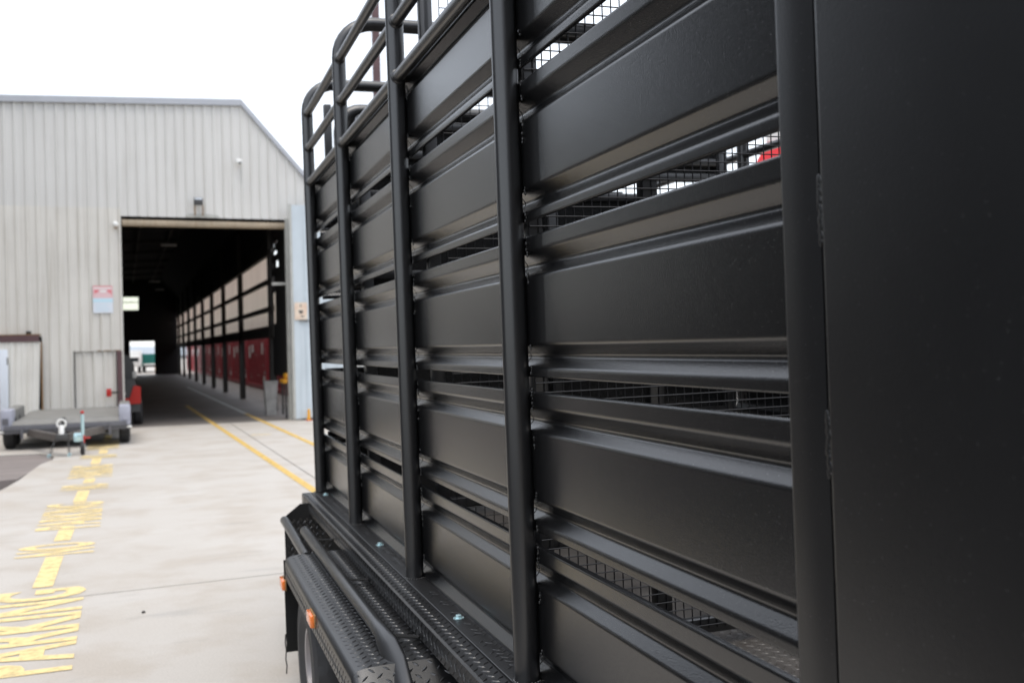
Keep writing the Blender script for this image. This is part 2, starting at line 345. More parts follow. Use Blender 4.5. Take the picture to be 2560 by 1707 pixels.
# ================================================================== SHED
shed = thing('factory_shed', 'large pale grey ribbed steel shed with a tall open doorway and clipped roof corner', 'shed', (0, YF, 0))
def roof_z(x):
    if x <= 2.44: return 6.86 + (x - 2.44) * 0.0455
    return max(2.6, 6.86 - (x - 2.44) * 1.143)
RP = 0.19
prof = [(0, 0), (0.135, 0), (0.147, -0.030), (0.172, -0.030), (0.184, 0)]      # pan then rib, rib toward the viewer
def cladding(x0, n, zb, zt, m, y=0.0, name='cladding_sheet', parent=shed, rp=RP, pr=prof, clip=None):
    b = MB(); k = rp / RP; pts = []
    for i in range(n): pts += [(x0 + i * rp + a * k, y + d * min(1, k * 1.3)) for a, d in pr]
    pts.append((x0 + n * rp, y))
    if callable(zb):
        for bx_ in (-1.515, -0.935, -0.125, DW_ + 0.005):
            for e_ in (-0.0008, 0.0008):
                q = bx_ + e_
                for i in range(len(pts) - 1):
                    if pts[i][0] < q < pts[i + 1][0]:
                        f = (q - pts[i][0]) / (pts[i + 1][0] - pts[i][0]); pts.insert(i + 1, (q, pts[i][1] + f * (pts[i + 1][1] - pts[i][1]))); break
    if clip: pts = [p for p in pts if clip[0] - 1e-6 <= p[0] <= clip[1] + 1e-6]
    vs = []
    for (px, py) in pts:
        t = zt(px) if callable(zt) else zt; bt = zb(px) if callable(zb) else zb
        vs += [(px, py, bt), (px, py, t)]
    fs = [(2 * i, 2 * i + 2, 2 * i + 3, 2 * i + 1) for i in range(len(pts) - 1)]
    # a back skin gives the sheet thickness
    o = len(vs); vs += [(p[0], p[1] + 0.004, p[2]) for p in vs]
    fs += [(2 * i + 1 + o, 2 * i + 3 + o, 2 * i + 2 + o, 2 * i + o) for i in range(len(pts) - 1)]
    fs += [(2 * i + 1, 2 * i + 3, 2 * i + 3 + o, 2 * i + 1 + o) for i in range(len(pts) - 1)]
    b.add(vs, fs); return b.build(name, m, parent)
DW_, DH_ = 3.34, 4.34                        # doorway width and height
ztop = lambda x: roof_z(x) - 0.03
ncol = 9
for k in range(ncol):                        # left of the doorway: upper row, lower row, lapped at 4.43
    n = 4; x0 = -(k + 1) * n * RP
    cladding(x0, n, 4.43, ztop, M['clad'])
    def lowb(x):
        if -0.935 < x < -0.125: return 1.585
        if x < -1.515: return 1.90
        return 0.0
    cladding(x0, n, lowb, 4.50, M['clad_low'], y=-0.006)
x0 = 0.0
while x0 < 6.4:                              # over the doorway and to its right
    n = 4
    zb = (lambda x: DH_ if x < DW_ + 0.005 else 0.0)
    cladding(x0, n, zb, ztop, M['clad'])
    x0 += n * RP
# roof-edge flashing
def zcap(p0, p1):
    (xa, za), (xb, zb) = p0, p1
    MB().extr([(xa, za - 0.11), (xb, zb - 0.11), (xb, zb + 0.02), (xa, za + 0.02)], 1, -0.07, 0.05).build('roof_flashing', M['flash'], shed)
zcap((-6.9, roof_z(-6.9)), (2.44, 6.86)); zcap((2.445, 6.86), (5.9, roof_z(5.9)))
# roof and walls behind the facade (dark inside)
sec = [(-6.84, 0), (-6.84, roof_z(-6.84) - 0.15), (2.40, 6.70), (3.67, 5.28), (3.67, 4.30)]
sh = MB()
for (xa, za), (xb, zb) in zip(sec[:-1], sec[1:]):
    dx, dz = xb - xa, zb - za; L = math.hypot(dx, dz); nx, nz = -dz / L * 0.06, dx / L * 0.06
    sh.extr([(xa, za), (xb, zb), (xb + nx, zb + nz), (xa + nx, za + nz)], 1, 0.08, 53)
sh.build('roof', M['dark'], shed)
# purlins / trusses
for i in range(1, 10):
    y = i * 5.0
    MB().extr([(-6.7, 6.02), (2.35, 6.43), (2.35, 6.60), (-6.7, 6.19)], 1, y, y + 0.15).build('rafter', M['darksteel'], shed)
for i in range(7):
    x = -5.6 + i * 1.25
    MB().box((x, 0.2, roof_z(x) - 0.36), (x + 0.08, 52.5, roof_z(x) - 0.26)).build('purlin', M['darksteel'], shed)
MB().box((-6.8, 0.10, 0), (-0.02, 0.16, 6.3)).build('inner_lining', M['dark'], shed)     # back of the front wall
# doorway trim
MB().extr([(0.0, 0), (0.02, -0.05), (0.10, -0.07), (0.13, -0.05), (0.13, 0.06), (0, 0.06)], 0, 0.02, DW_ - 0.01) .build('door_lintel', M['lintel'], shed).location = (0, 0, DH_ - 0.128)
MB().box((DW_ - 0.03, -0.045, 0), (DW_ + 0.055, 0.08, DH_ + 0.02)).build('door_jamb', M['galv'], shed)
MB().box((-0.015, -0.005, 1.56), (0.005, 0.08, DH_)).build('door_jamb', M['darksteel'], shed)
MB().box((-0.13, -0.06, 0.0), (-0.035, 0.06, 1.58)).build('door_post', M['mauve'], shed)
MB().box((-0.5, -0.008, 1.585), (0.0, -0.001, 1.60)).build('flashing_strip', M['rust'], shed)
# small access door
cladding(-0.92, 4, 0.04, 1.578, M['clad_low'], y=0.03, name='access_door', rp=0.195)
MB().box((-0.938, -0.02, 0), (-0.926, 0.05, 1.60)).build('door_frame', M['dark'], shed)
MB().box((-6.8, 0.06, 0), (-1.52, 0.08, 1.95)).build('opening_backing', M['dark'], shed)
# right interior wall: columns, girts, fibreglass panes, header beam
XW = 3.45
ycol = [3.55, 10.6, 16.4, 21.6, 27.0, 32.4, 37.9, 43.6, 48.6]
for y in ycol:
    c = MB(); c.box((XW - 0.04, y, 0), (XW - 0.025, y + 0.2, 5.2)).box((XW + 0.105, y, 0), (XW + 0.12, y + 0.2, 5.2)).box((XW - 0.025, y + 0.09, 0), (XW + 0.105, y + 0.11, 5.2))
    c.build('column', M['darksteel'], shed)
for z0, z1 in ((1.84, 2.14), (2.51, 2.63), (3.22, 3.33), (3.94, 4.06)):
    MB().box((XW + 0.0, 3.3, z0), (XW + 0.10, 52.5, z1)).build('header_beam' if z0 < 2 else 'girt', M['darksteel'], shed)
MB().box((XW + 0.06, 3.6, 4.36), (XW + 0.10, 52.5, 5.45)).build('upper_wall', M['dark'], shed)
pane_mesh = {}
for i, y in enumerate(ycol):
    y1 = ycol[i + 1] if i + 1 < len(ycol) else 52.4
    for (z0, z1) in ((2.14, 2.51), (2.63, 3.22), (3.33, 3.94), (4.06, 4.36)):
        key = (round(y1 - y, 2), z0)
        if key not in pane_mesh:
            pane_mesh[key] = MB().box((0, 0.22, z0), (0.012, y1 - y, z1)).mesh('wall_pane', M['fibre'] if z0 < 4.0 else M['darksteel'])
        link('wall_pane', pane_mesh[key], shed, (XW + 0.10, y, 0))
# broken bay just inside the doorway: sheet with ragged holes left open to daylight
rag = MB()
for (ya, yb, za, zb) in ((0.09, 3.55, 4.30, 5.4), (0.09, 3.55, 0.9, 2.16), (0.09, 2.35, 2.16, 4.30), (3.42, 3.55, 2.16, 4.30), (2.35, 2.95, 3.94, 4.12), (2.35, 3.42, 3.68, 3.85), (2.35, 2.55, 3.85, 3.94), (2.75, 2.98, 3.5, 3.68), (2.35, 3.42, 3.36, 3.52), (2.35, 3.05, 3.02, 3.36), (2.35, 2.95, 2.16, 3.02), (3.05, 3.42, 2.95, 3.02)):
    rag.box((XW + 0.04, ya, za), (XW + 0.06, yb, zb))
rag.add([(XW + 0.045, 2.95, 4.301), (XW + 0.045, 3.2, 4.301), (XW + 0.045, 2.95, 4.12)], [(0, 1, 2)]).add([(XW + 0.045, 3.421, 4.301), (XW + 0.045, 3.2, 4.301), (XW + 0.045, 3.421, 4.10)], [(0, 1, 2)])
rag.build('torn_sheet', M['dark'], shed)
MB().box((XW + 0.062, 2.96, 2.18), (XW + 0.07, 3.41, 2.94)).build('torn_pane', M['fibre'], shed)
MB().box((3.05, 0.26, 2.94), (DW_ + 0.02, 0.34, 3.0)).build('door_stop', M['galv'], shed)
# far end wall with through doorway and high window
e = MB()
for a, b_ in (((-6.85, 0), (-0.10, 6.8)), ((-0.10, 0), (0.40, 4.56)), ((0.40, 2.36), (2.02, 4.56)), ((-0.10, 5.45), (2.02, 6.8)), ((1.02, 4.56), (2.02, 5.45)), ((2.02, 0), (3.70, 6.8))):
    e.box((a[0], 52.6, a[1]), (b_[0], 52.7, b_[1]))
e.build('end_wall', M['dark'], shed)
MB().box((-0.04, 52.64, 5.06), (1.02, 52.66, 5.12)).build('window_bar', M['darksteel'], shed)
MB().box((-0.095, 52.62, 4.565), (1.015, 52.63, 5.445)).build('window_pane', M['pane'], shed)
for x, y, z in ((1.05, 8.0, 4.55), (0.95, 19.0, 4.25), (1.5, 30, 4.6)):
    t = thing('strip_light', {8.0: 'unlit white strip light hung nearest the shed doorway', 19.0: 'unlit strip light hung halfway down the dark shed', 30: 'unlit strip light hung farthest down the dark shed'}[y], 'light', (x, YF + y, z), 0, 'strip lights under the shed roof')
    MB().box((0, 0, 0), (0.42, 0.14, 0.05)).build('lamp_tray', M['offwhite'], t)
    for dx in (0.05, 0.36): MB().box((dx, 0.06, 0.05), (dx + 0.012, 0.072, 1.6)).build('hanger', M['darksteel'], t)

# things on the facade
t = thing('sliding_door', 'pale corrugated sliding door hanging crooked from a rusty top rail', 'door', (-1.53, YF - 0.10, 0))
d = cladding(-2.6, 26, 0.06, 1.80, M['cladw'], y=-0.02, name='door_sheet', parent=t, rp=0.10)
d.rotation_euler = (0, R(2.2), 0); d.location = (-0.075, 0, 0)
MB().box((-2.7, -0.05, 1.80), (-0.03, 0.06, 1.93)).build('top_rail', M['mauve'], t)
MB().box((-2.7, -0.055, 1.931), (0.005, 0.065, 1.95)).build('rail_cap', M['rust'], t)
MB().box((-0.26, -0.03, 1.95), (-0.17, 0.03, 2.01)).build('roller', M['dark'], t)
MB().box((-0.005, -0.03, 0), (0.02, 0.03, 1.79)).build('guide_post', M['rust'], t)
o = MB().rbox((-0.74, -0.05, 0.30), (-0.585, -0.01, 1.66), 0.008)
t = thing('sheet_panel', 'bluish white sheet leaning against the crooked door at the left edge', 'panel', (-1.53, YF - 0.18, 0))
o.build('sheet', M['signwhite'], t); MB().box((-0.60, -0.06, 1.36), (-0.583, -0.052, 1.5)).build('handle', M['ink'], t)

t = thing('safety_sign', 'red and pale blue safety sign on the ribbed wall left of the doorway', 'sign', (-0.56, YF - 0.04, 2.36))
MB().box((0, 0, 0), (0.375, 0.006, 0.30)).build('lower_plate', M['signwhite'], t)
MB().box((0, 0, 0.30), (0.375, 0.006, 0.55)).build('upper_plate', M['signpink'], t)
MB().box((0.002, -0.002, 0.215), (0.373, -0.0005, 0.295)).build('blue_band', M['signblue'], t)
pz = MB()
pz.add([(0.02, -0.002, 0.47), (0.12, -0.002, 0.47), (0.09, -0.002, 0.41), (0.04, -0.002, 0.40), (0.03, -0.002, 0.36)], [(0, 1, 2, 3, 4)])
pz.add([(0.27, -0.002, 0.47), (0.355, -0.002, 0.47), (0.355, -0.002, 0.35), (0.33, -0.002, 0.40), (0.28, -0.002, 0.42)], [(0, 1, 2, 3, 4)])
pz.box((0.004, -0.002, 0.53), (0.371, -0.0005, 0.548)).build('red_print', M['signred'], t)
pw = MB()
for k in range(9): pw.box((0.03 + k * 0.036, -0.002, 0.49), (0.03 + k * 0.036 + 0.026, -0.0006, 0.522))
pw.box((0.14, -0.002, 0.42), (0.25, -0.0006, 0.46)); pw.build('white_print', M['white'], t)
pl = MB()
for k in range(4): pl.box((0.05, -0.002, 0.16 - k * 0.04), (0.32 - 0.03 * (k % 2), -0.0006, 0.168 - k * 0.04))
pl.build('small_print', M['signblue'], t)

t = thing('floodlight', 'dark floodlight on two rusty legs above the shed doorway', 'light', (1.52, YF - 0.14, DH_))
MB().rbox((-0.09, -0.06, 0.25), (0.09, 0.05, 0.40), 0.012).build('lamp_head', M['ink'], t)
MB().box((-0.075, -0.066, 0.355), (0.075, -0.055, 0.39)).build('lamp_glass', M['signwhite'], t)
for x in (-0.085, 0.075): MB().box((x, 0, 0.03), (x + 0.024, 0.014, 0.25)).build('leg', M['rust'], t)
MB().extr([(-0.27, 0.02), (0.45, 0.0), (0.38, 0.06), (0.1, 0.08), (-0.2, 0.075)], 1, 0.085, 0.10).build('base_plate', M['galv'], t)
t = thing('security_camera', 'small white camera high on the ribbed wall near the clipped corner', 'camera', (2.36, YF - 0.03, 5.52))
MB().box((-0.02, -0.05, -0.02), (0.02, 0, 0.02)).build('bracket', M['white'], t)
MB().rbox((-0.06, -0.17, -0.045), (0.06, -0.05, 0.065), 0.03).build('housing', M['white'], t)
MB().lathe([(0.0, -0.175), (0.026, -0.172), (0.03, -0.16)], (0.02, 0, -0.02), 1, 12).build('lens', M['ink'], t)
t = thing('wall_lamp', 'small white lamp with a rust stain beside the top left of the doorway', 'light', (-0.10, YF - 0.03, 4.10))
MB().blob((0, -0.06, 0.06), (0.055, 0.055, 0.06), 12, 8).build('globe', M['white'], t)
MB().box((-0.03, -0.07, -0.02), (0.03, 0, 0.015)).build('base', M['rust'], t)
t = thing('alarm_box', 'small red box on a bracket beside the brown doorway post', 'box', (-0.30, YF - 0.12, 0.66))
MB().rbox((-0.045, -0.05, 0), (0.05, 0.03, 0.16), 0.008).build('box', M['red'], t)
MB().box((0.05, 0, 0.06), (0.22, 0.02, 0.10)).build('bracket', M['darksteel'], t)

# blue sliding door leaf to the right of the doorway
t = thing('door_leaf', 'tall pale blue sheet door slid open right of the doorway', 'door', (3.40, YF - 0.32, 0.04))
MB().box((0.012, 0, 0.20), (1.35, 0.05, 4.58)).build('sheet', M['bluedoor'], t)
MB().extr([(0.01, 0.0), (0.35, 0.015), (1.35, 0.02), (1.35, 0.215), (0.3, 0.215), (0.012, 0.215)], 1, -0.012, 0.02).build('kick_plate', M['bluedoor'], t)
MB().box((-0.045, -0.01, 0.0), (0.01, 0.06, 4.60)).build('edge_frame', M['galv'], t)
for k in range(5): MB().box((0.25 + k * 0.22, -0.012, 0.25), (0.27 + k * 0.22, -0.0005, 4.55)).build('rib', M['bluedoor'], t)
t = thing('notice', 'cream paper notice with dark print on the pale blue door', 'sign', (3.425, YF - 0.345, 2.16))
MB().box((0, 0, 0), (0.27, 0.005, 0.37)).build('sheet', M['paper'], t)
pn = MB()
for (a, b_, c, d_) in ((0.12, 0.27, 0.14, 0.33), (0.09, 0.16, 0.18, 0.20), (0.10, 0.13, 0.17, 0.155), (0.13, 0.06, 0.2, 0.085)): pn.box((a, -0.002, b_), (c, -0.0005, d_))
pn.build('print', M['ink'], t); MB().box((0.10, -0.03, -0.03), (0.34, 0.01, -0.01)).build('shelf', M['ink'], t)
t = thing('floor_marker', 'orange and white marker post at the foot of the pale blue door', 'marker', (3.66, YF - 0.45, 0.0))
MB().lathe([(0.0, 0.0), (0.05, 0.0), (0.05, 0.02), (0.035, 0.03), (0.028, 0.24), (0.0, 0.25)], (0, 0, 0), 2, 14).build('post', M['yellowm'], t)
MB().lathe([(0.051, 0.0), (0.075, 0.0), (0.075, 0.02), (0.051, 0.021)], (0, 0, 0), 2, 14).build('foot', M['red'], t)

# ---- forklift just inside the doorway
t = thing('forklift', 'red and black forklift seen from behind inside the left of the doorway', 'forklift', (-0.20, 22.75, 0))
MB().extr([(-0.50, 0.28), (0.50, 0.28), (0.50, 0.62), (0.40, 0.98), (-0.40, 0.98), (-0.50, 0.62)], 1, 0.0, 0.55).build('counterweight', M['ink'], t)
MB().extr([(-0.52, 0.44), (0.12, 0.44), (0.515, 0.46), (0.52, 0.82), (0.38, 0.84), (0.30, 0.58), (-0.30, 0.58), (-0.38, 0.84), (-0.52, 0.82)], 1, -0.025, -0.002).build('tail_panel', M['red'], t)
MB().rbox((-0.52, 0.02, 0.40), (0.52, 1.7, 0.70), 0.03).build('chassis', M['ink'], t)
MB().extr([(-0.44, 0.98), (0.42, 0.98), (0.40, 1.30), (0.26, 1.50), (-0.30, 1.50), (-0.42, 1.30)], 1, 0.25, 0.9).build('engine_cover', M['ink'], t)
w_ = MB().lathe([(0.10, -0.09), (0.24, -0.09), (0.27, -0.06), (0.27, 0.06), (0.24, 0.09), (0.10, 0.09), (0.10, -0.09)], (0, 0, 0), 0, 24).mesh('wheel', M['rubber'])
for x, y in ((-0.46, 0.35), (0.46, 0.35), (-0.46, 1.5), (0.46, 1.5)): link('wheel', w_, t, (x, y, 0.27))
MB().rbox((-0.22, 0.55, 0.98), (0.22, 0.68, 1.42), 0.04).build('seat', M['ink'], t)
for x in (-0.32, 0.10):
    MB().tube([(x + 0.02, 0.12, 0.92), (x + 0.02, 0.28, 1.90)], 0.024, 8).build('guard_post', M['ink'], t)
    MB().tube([(x + 0.02, 1.35, 0.75), (x + 0.02, 1.15, 1.90)], 0.024, 8).build('guard_post', M['ink'], t)
g_ = MB().rbox((-0.34, 0.2, 1.88), (0.16, 1.2, 1.95), 0.02); g_.build('overhead_guard', M['ink'], t)
for x in (-0.28, 0.06): MB().box((x, 1.75, 0.1), (x + 0.09, 1.85, 2.1)).build('mast_rail', M['ink'], t)
MB().box((-0.2, -0.012, 0.66), (0.22, -0.001, 0.70)).build('badge', M['offwhite'], t)
MB().rbox((-0.13, 0.5, 1.44), (0.14, 0.53, 1.52), 0.01).build('headrest', M['ink'], t)
lamp = MB().rbox((0.36, -0.03, 1.0), (0.44, 0.02, 1.14), 0.012); lamp.build('tail_light', M['offwhite'], t)

# ---- red shipping containers standing side by side beyond the columns
def container(name, label, cat, loc, L, W_, H_, m, group=None, marks=True, rz=0):
    t = thing(name, label, cat, loc, rz, group)
    b = MB()                                   # corrugated end (facing -x) and sides
    n = 14; pts = []
    for i in range(n):
        y = 0.08 + (L - 0.16) * i / n; s_ = (L - 0.16) / n
        pts += [(0.05, y), (0.05, y + s_ * 0.32), (0.075, y + s_ * 0.45), (0.075, y + s_ * 0.87)]
    pts.append((0.05, L - 0.08))
    vs = []; [vs.extend([(p[0], p[1], 0.16), (p[0], p[1], H_ - 0.1)]) for p in pts]
    b.add(vs, [(2 * i, 2 * i + 2, 2 * i + 3, 2 * i + 1) for i in range(len(pts) - 1)])
    b.box((0.12, 0.06, 0.14), (W_ - 0.05, L - 0.06, H_ - 0.03)); b.build('corrugated_wall', m, t)
    f = MB()
    for y in (0, L - 0.1): f.box((0, y, 0), (0.1, y + 0.1, H_)); f.box((W_ - 0.1, y, 0), (W_, y + 0.1, H_))
    f.box((0.005, 0.1, 0.0), (0.08, L - 0.1, 0.16)); f.box((0.005, 0.1, H_ - 0.11), (0.08, L - 0.1, H_ - 0.01)); f.build('corner_frame', m, t)
    if marks:
        for (y, z, dy, dz) in marks:
            k = MB().box((0.040, y, z), (0.048, y + dy, z + dz)); k.build('white_mark_flare', M['white'] if dz > 0.2 else M['offwhite'], t)
    return t
rnd = random.Random(3)
cl = ['deep red container nearest the doorway behind the first dark column', 'deep red container between the second and third dark columns', 'deep red container third along behind the shed columns', 'deep red container fourth along behind the shed columns', 'deep red container fifth along behind the shed columns', 'deep red container farthest down the shed behind the columns']
cl = cl[:4] + [w_ + ' deep red container from the doorway, a sliver between far shed columns' for w_ in ('fifth', 'sixth', 'seventh', 'eighth', 'ninth', 'tenth')]
for i in range(10):
    mk = []
    for k in range(12):
        mk.append((rnd.uniform(0.3, 5.2), rnd.choice((1.3, 1.4, 1.5, 0.35, 0.5, 0.9)), rnd.uniform(0.05, 0.35), rnd.uniform(0.03, 0.10)))
    mk += [(rnd.uniform(3.6, 4.4), 1.42, 0.5, 0.32), (1.1, 1.35, 0.35, 0.45), (5.1, 1.2, 0.5, 0.5), (0.5, 0.3, 0.55, 0.22), (0.45, 0.6, 0.4, 0.1)]  # larger white patches up top paint in flares of light
    container('shipping_container', cl[i], 'container', (4.95, 25.6 + i * 6.4, 0.02), 6.06, 2.44, 2.59, M['contain'], 'red containers behind the shed columns', mk)

# ---- bin and yellow trolley inside the doorway
t = thing('steel_drum_bin', 'battered grey white bin standing inside the right of the doorway', 'bin', (3.10, 24.0, 0))
MB().extr([(0.0, 0.0), (0.22, 0.0), (0.265, 0.78), (-0.045, 0.78)], 1, 0, 0.26).build('body', M['offwhite'], t)
MB().rbox((-0.055, -0.012, 0.76), (0.275, 0.275, 0.80), 0.008).build('lid', M['offwhite'], t)
for x in (0.02, 0.2): MB().lathe([(0, -0.02), (0.05, -0.02), (0.05, 0.02), (0, 0.02)], (x, 0.22, 0.05), 0, 14).build('wheel', M['rubber'], t)
t = thing('pallet_trolley', 'yellow topped trolley with black frame tucked behind the blue door', 'trolley', (3.32, 22.55, 0))
for x in (0.0, 0.42):
    for y in (0.0, 0.5): MB().box((x, y, 0.06), (x + 0.04, y + 0.04, 0.78)).build('leg', M['ink'], t)
MB().rbox((-0.04, -0.04, 0.78), (0.5, 0.58, 0.86), 0.012).build('top_tray', M['yellowm'], t)
MB().rbox((0.02, 0.05, 0.86), (0.35, 0.4, 1.0), 0.03).build('motor_cover', M['yellowm'], t)
MB().rbox((0.04, 0.0, 0.25), (0.4, 0.5, 0.30), 0.01).build('lower_shelf', M['galv'], t)
for x in (0.02, 0.44): MB().lathe([(0, -0.015), (0.05, -0.015), (0.05, 0.015), (0, 0.015)], (x, 0.02, 0.05), 0, 14).build('wheel', M['rubber'], t)

# ---- beyond the far end of the shed
container('green_container', 'green container in the daylight beyond the far end of the shed', 'container', (1.35, 84, 0.55), 6, 2.4, 0.95, M['green'], None, [], 0)
t = thing('delivery_truck', 'white truck parked beyond the far end of the shed', 'truck', (0.55, 82, 0))
MB().rbox((-0.9, 0.8, 0.75), (0.75, 5.2, 1.75), 0.03).build('box_body', M['white'], t)
MB().rbox((-0.8, 0.0, 0.5), (0.65, 0.75, 1.35), 0.08).build('cab', M['white'], t)
MB().box((-0.65, -0.012, 0.9), (0.5, -0.001, 1.2)).build('windscreen', M['glass'], t)
for x in (-0.8, 0.5):
    for y in (0.4, 4.2): MB().lathe([(0, -0.1), (0.32, -0.1), (0.32, 0.1), (0, 0.1)], (x + 0.07, y, 0.33), 0, 18).build('wheel', M['rubber'], t)
t = thing('skip_trailer', 'orange and dark chassis under the green container beyond the shed', 'trailer', (1.35, 83.9, 0))
MB().box((0, 0, 0.42), (2.4, 6, 0.54)).build('frame', M['ink'], t)
for x in (0.15, 2.0):
    for y in (0.6, 4.6): MB().lathe([(0, -0.1), (0.22, -0.1), (0.22, 0.1), (0, 0.1)], (x, y, 0.22), 0, 16).build('wheel', M['rubber'], t)
MB().box((0.9, -0.05, 0.12), (1.3, 0.0, 0.42)).build('marker_plate', M['yellowm'], t)

# ================================================================== FLATBED TRAILER on the left
t = thing('flatbed_trailer', 'low grey flatbed trailer with drawbar and jockey wheel facing the camera', 'trailer', (-0.90, 18.0, 0))
fb = t
MB().box((-0.80, 0.05, 0.40), (0.80, 4.4, 0.45)).build('deck', M['deckgrey'], fb)
MB().extr([(0.0, 0.405), (0.05, 0.47), (0.05, 0.40)], 0, -0.83, 0.83).build('deck_lip', M['deckgrey'], fb)
MB().box((-0.86, 0.4, 0.26), (0.86, 4.3, 0.34)).build('underframe', M['dark'], fb)
MB().rbox((-0.92, -0.04, 0.27), (0.92, 0.05, 0.40), 0.008).build('front_beam', M['greysteel'], fb)
MB().box((-0.94, -0.052, 0.31), (0.94, -0.041, 0.325)).build('beam_rib', M['ink'], fb)
for sx in (-1, 1):
    MB().rbox((sx * 0.80, 0.0, 0.33), (sx * 0.985, 0.5, 0.66), 0.03).build('mudguard_front', M['guard'], fb)
    MB().rbox((sx * 0.80, 0.50, 0.40), (sx * 0.985, 2.2, 0.64), 0.03).build('mudguard', M['deckgrey'], fb)
    MB().box((sx * 0.86, -0.015, 0.42), (sx * 0.95, -0.001, 0.52)).build('reflector_plate', M['greysteel'] if sx < 0 else M['guard'], fb)
    MB().rbox((sx * 0.90, -0.03, 0.285), (sx * 1.0, 0.0, 0.32), 0.006).build('marker_light', M['white'], fb)
    MB().box((sx * 0.66 - 0.02, -0.06, 0.18), (sx * 0.66 + 0.02, -0.042, 0.38)).build('stay', M['greysteel'], fb)
tw = MB().lathe([(0.12, -0.09), (0.24, -0.09), (0.275, -0.065), (0.28, 0.0), (0.275, 0.065), (0.24, 0.09), (0.12, 0.09), (0.12, -0.09)], (0, 0, 0), 0, 28).mesh('wheel', M['rubber'])
for sx in (-1, 1):
    for y in (0.50, 1.2): link('wheel', tw, fb, (sx * 0.885, y, 0.28))
for sx in (-1, 1):
    MB().extr([(sx * 0.50, 0.06), (sx * 0.60, 0.06), (sx * 0.10, -1.38), (sx * 0.02, -1.38)], 2, 0.22, 0.33).build('drawbar_rail', M['drawbar'], fb)
MB().box((-0.62, 0.3, 0.20), (-0.45, 3.6, 0.39)).build('chassis_rail', M['dark'], fb); MB().box((0.45, 0.3, 0.20), (0.62, 3.6, 0.39)).build('chassis_rail', M['dark'], fb)
MB().rbox((-0.08, -1.55, 0.24), (0.08, -1.28, 0.34), 0.02).build('coupling_base', M['ink'], fb)
MB().tube([(0.0, -1.50, 0.28), (0.0, -1.50, 0.36), (0.0, -1.46, 0.46)], 0.04, 12).build('coupling_head', M['white'], fb)
h = arc((0, -1.46, 0.49), 0.062, 0, 2 * math.pi, 16, 'x'); MB().tube(h, 0.014, 8, cap=False).build('coupling_handle', M['white'], fb)
MB().tube([(0, -0.9, 0.34), (0, -0.9, 0.55)], 0.035, 10).build('winch_post', M['ink'], fb)
jk = MB().tube([(0.29, -1.42, 0.20), (0.29, -1.42, 0.62)], 0.024, 12).build('jockey_post', M['zinc'], fb)
MB().blob((0.29, -1.42, 0.645), (0.03, 0.03, 0.028), 12, 8).build('jockey_handle', M['red'], jk)
MB().rbox((0.16, -1.44, 0.20), (0.28, -1.34, 0.335), 0.02).build('jockey_clamp', M['zinc'], jk)
MB().tube([(0.31, -1.45, 0.30), (0.31, -1.45, 0.18)], 0.012, 8).tube([(0.31, -1.45, 0.26), (0.40, -1.45, 0.26)], 0.012, 8).build('clamp_lever', M['red'], jk)
MB().lathe([(0.03, -0.03), (0.09, -0.03), (0.105, -0.015), (0.105, 0.015), (0.09, 0.03), (0.03, 0.03)], (0.285, -1.42, 0.105), 0, 20).build('jockey_wheel', M['rubber'], jk)
MB().lathe([(0.0, 0.02), (0.075, 0.032), (0.07, 0.036), (0.0, 0.036)], (0.285, -1.42, 0.105), 0, 16).build('jockey_hub', M['galv'], jk)
for sx in (-1, 1):
    ch = MB()
    for k in range(8):
        z = 0.25 - k * 0.03; c = (sx * 0.09 + (-0.02 if sx < 0 else 0.005) * k * 0.5, -1.5 - 0.012 * k, z)
        ch.tube(arc(c, 0.02, 0, 2 * math.pi, 8, 'x' if k % 2 else 'y'), 0.006, 6, cap=False)
    cho = ch.build('safety_chain', M['ink'], fb)
    MB().tube(arc((sx * 0.09 + (-0.08 if sx < 0 else 0.02), -1.60, 0.025), 0.022, 0, 5.2, 10, 'x'), 0.008, 8).build('shackle', M['zinc'], cho)

# ================================================================== LIVESTOCK TRAILER
BETA, LEAN, DWW = R(2.25), 0.014, 0.84
uu = Vector((math.sin(BETA), math.cos(BETA), 0)); r0 = Vector((math.cos(BETA), -math.sin(BETA), 0))
tu = Zv * math.cos(LEAN) - r0 * math.sin(LEAN); tr = r0 * math.cos(LEAN) + Zv * math.sin(LEAN); O = r0 * DWW
LT = thing('livestock_trailer', 'black cattle crate trailer with ribbed slat sides and round tube hoops filling the right', 'trailer')
LT.matrix_world = Matrix(((tr.x, uu.x, tu.x, O.x), (tr.y, uu.y, tu.y, O.y), (tr.z, uu.z, tu.z, O.z), (0, 0, 0, 1)))
def L(t, w_, z): return (-w_, t, z)          # along the trailer, outward, up
WID = 2.07
# slat cross-section (z below the lip top, depth): lip, V-groove, broad face, V-groove, lip
G = 0.021
SEC = [(0.0, -0.014), (0.0, 0.0), (-0.036, 0.0), (-0.066, -G), (-0.073, -G), (-0.097, 0.0), (-0.257, 0.0), (-0.283, -G), (-0.290, -G), (-0.315, 0.0), (-0.336, 0.0), (-0.336, -0.010)]
def rounded(sec, rr=0.006, n=4):
    out = [sec[0]]
    for a, b_, c in zip(sec[:-2], sec[1:-1], sec[2:]):
        a, b_, c = Vector(a), Vector(b_), Vector(c); d1 = (a - b_); d2 = (c - b_); r_ = min(rr, d1.length * 0.45, d2.length * 0.45)
        p0 = b_ + d1.normalized() * r_; p1 = b_ + d2.normalized() * r_
        for i in range(n + 1):
            s_ = i / n; out.append(tuple(p0.lerp(b_, s_).lerp(b_.lerp(p1, s_), s_)))
    out.append(sec[-1]); return out
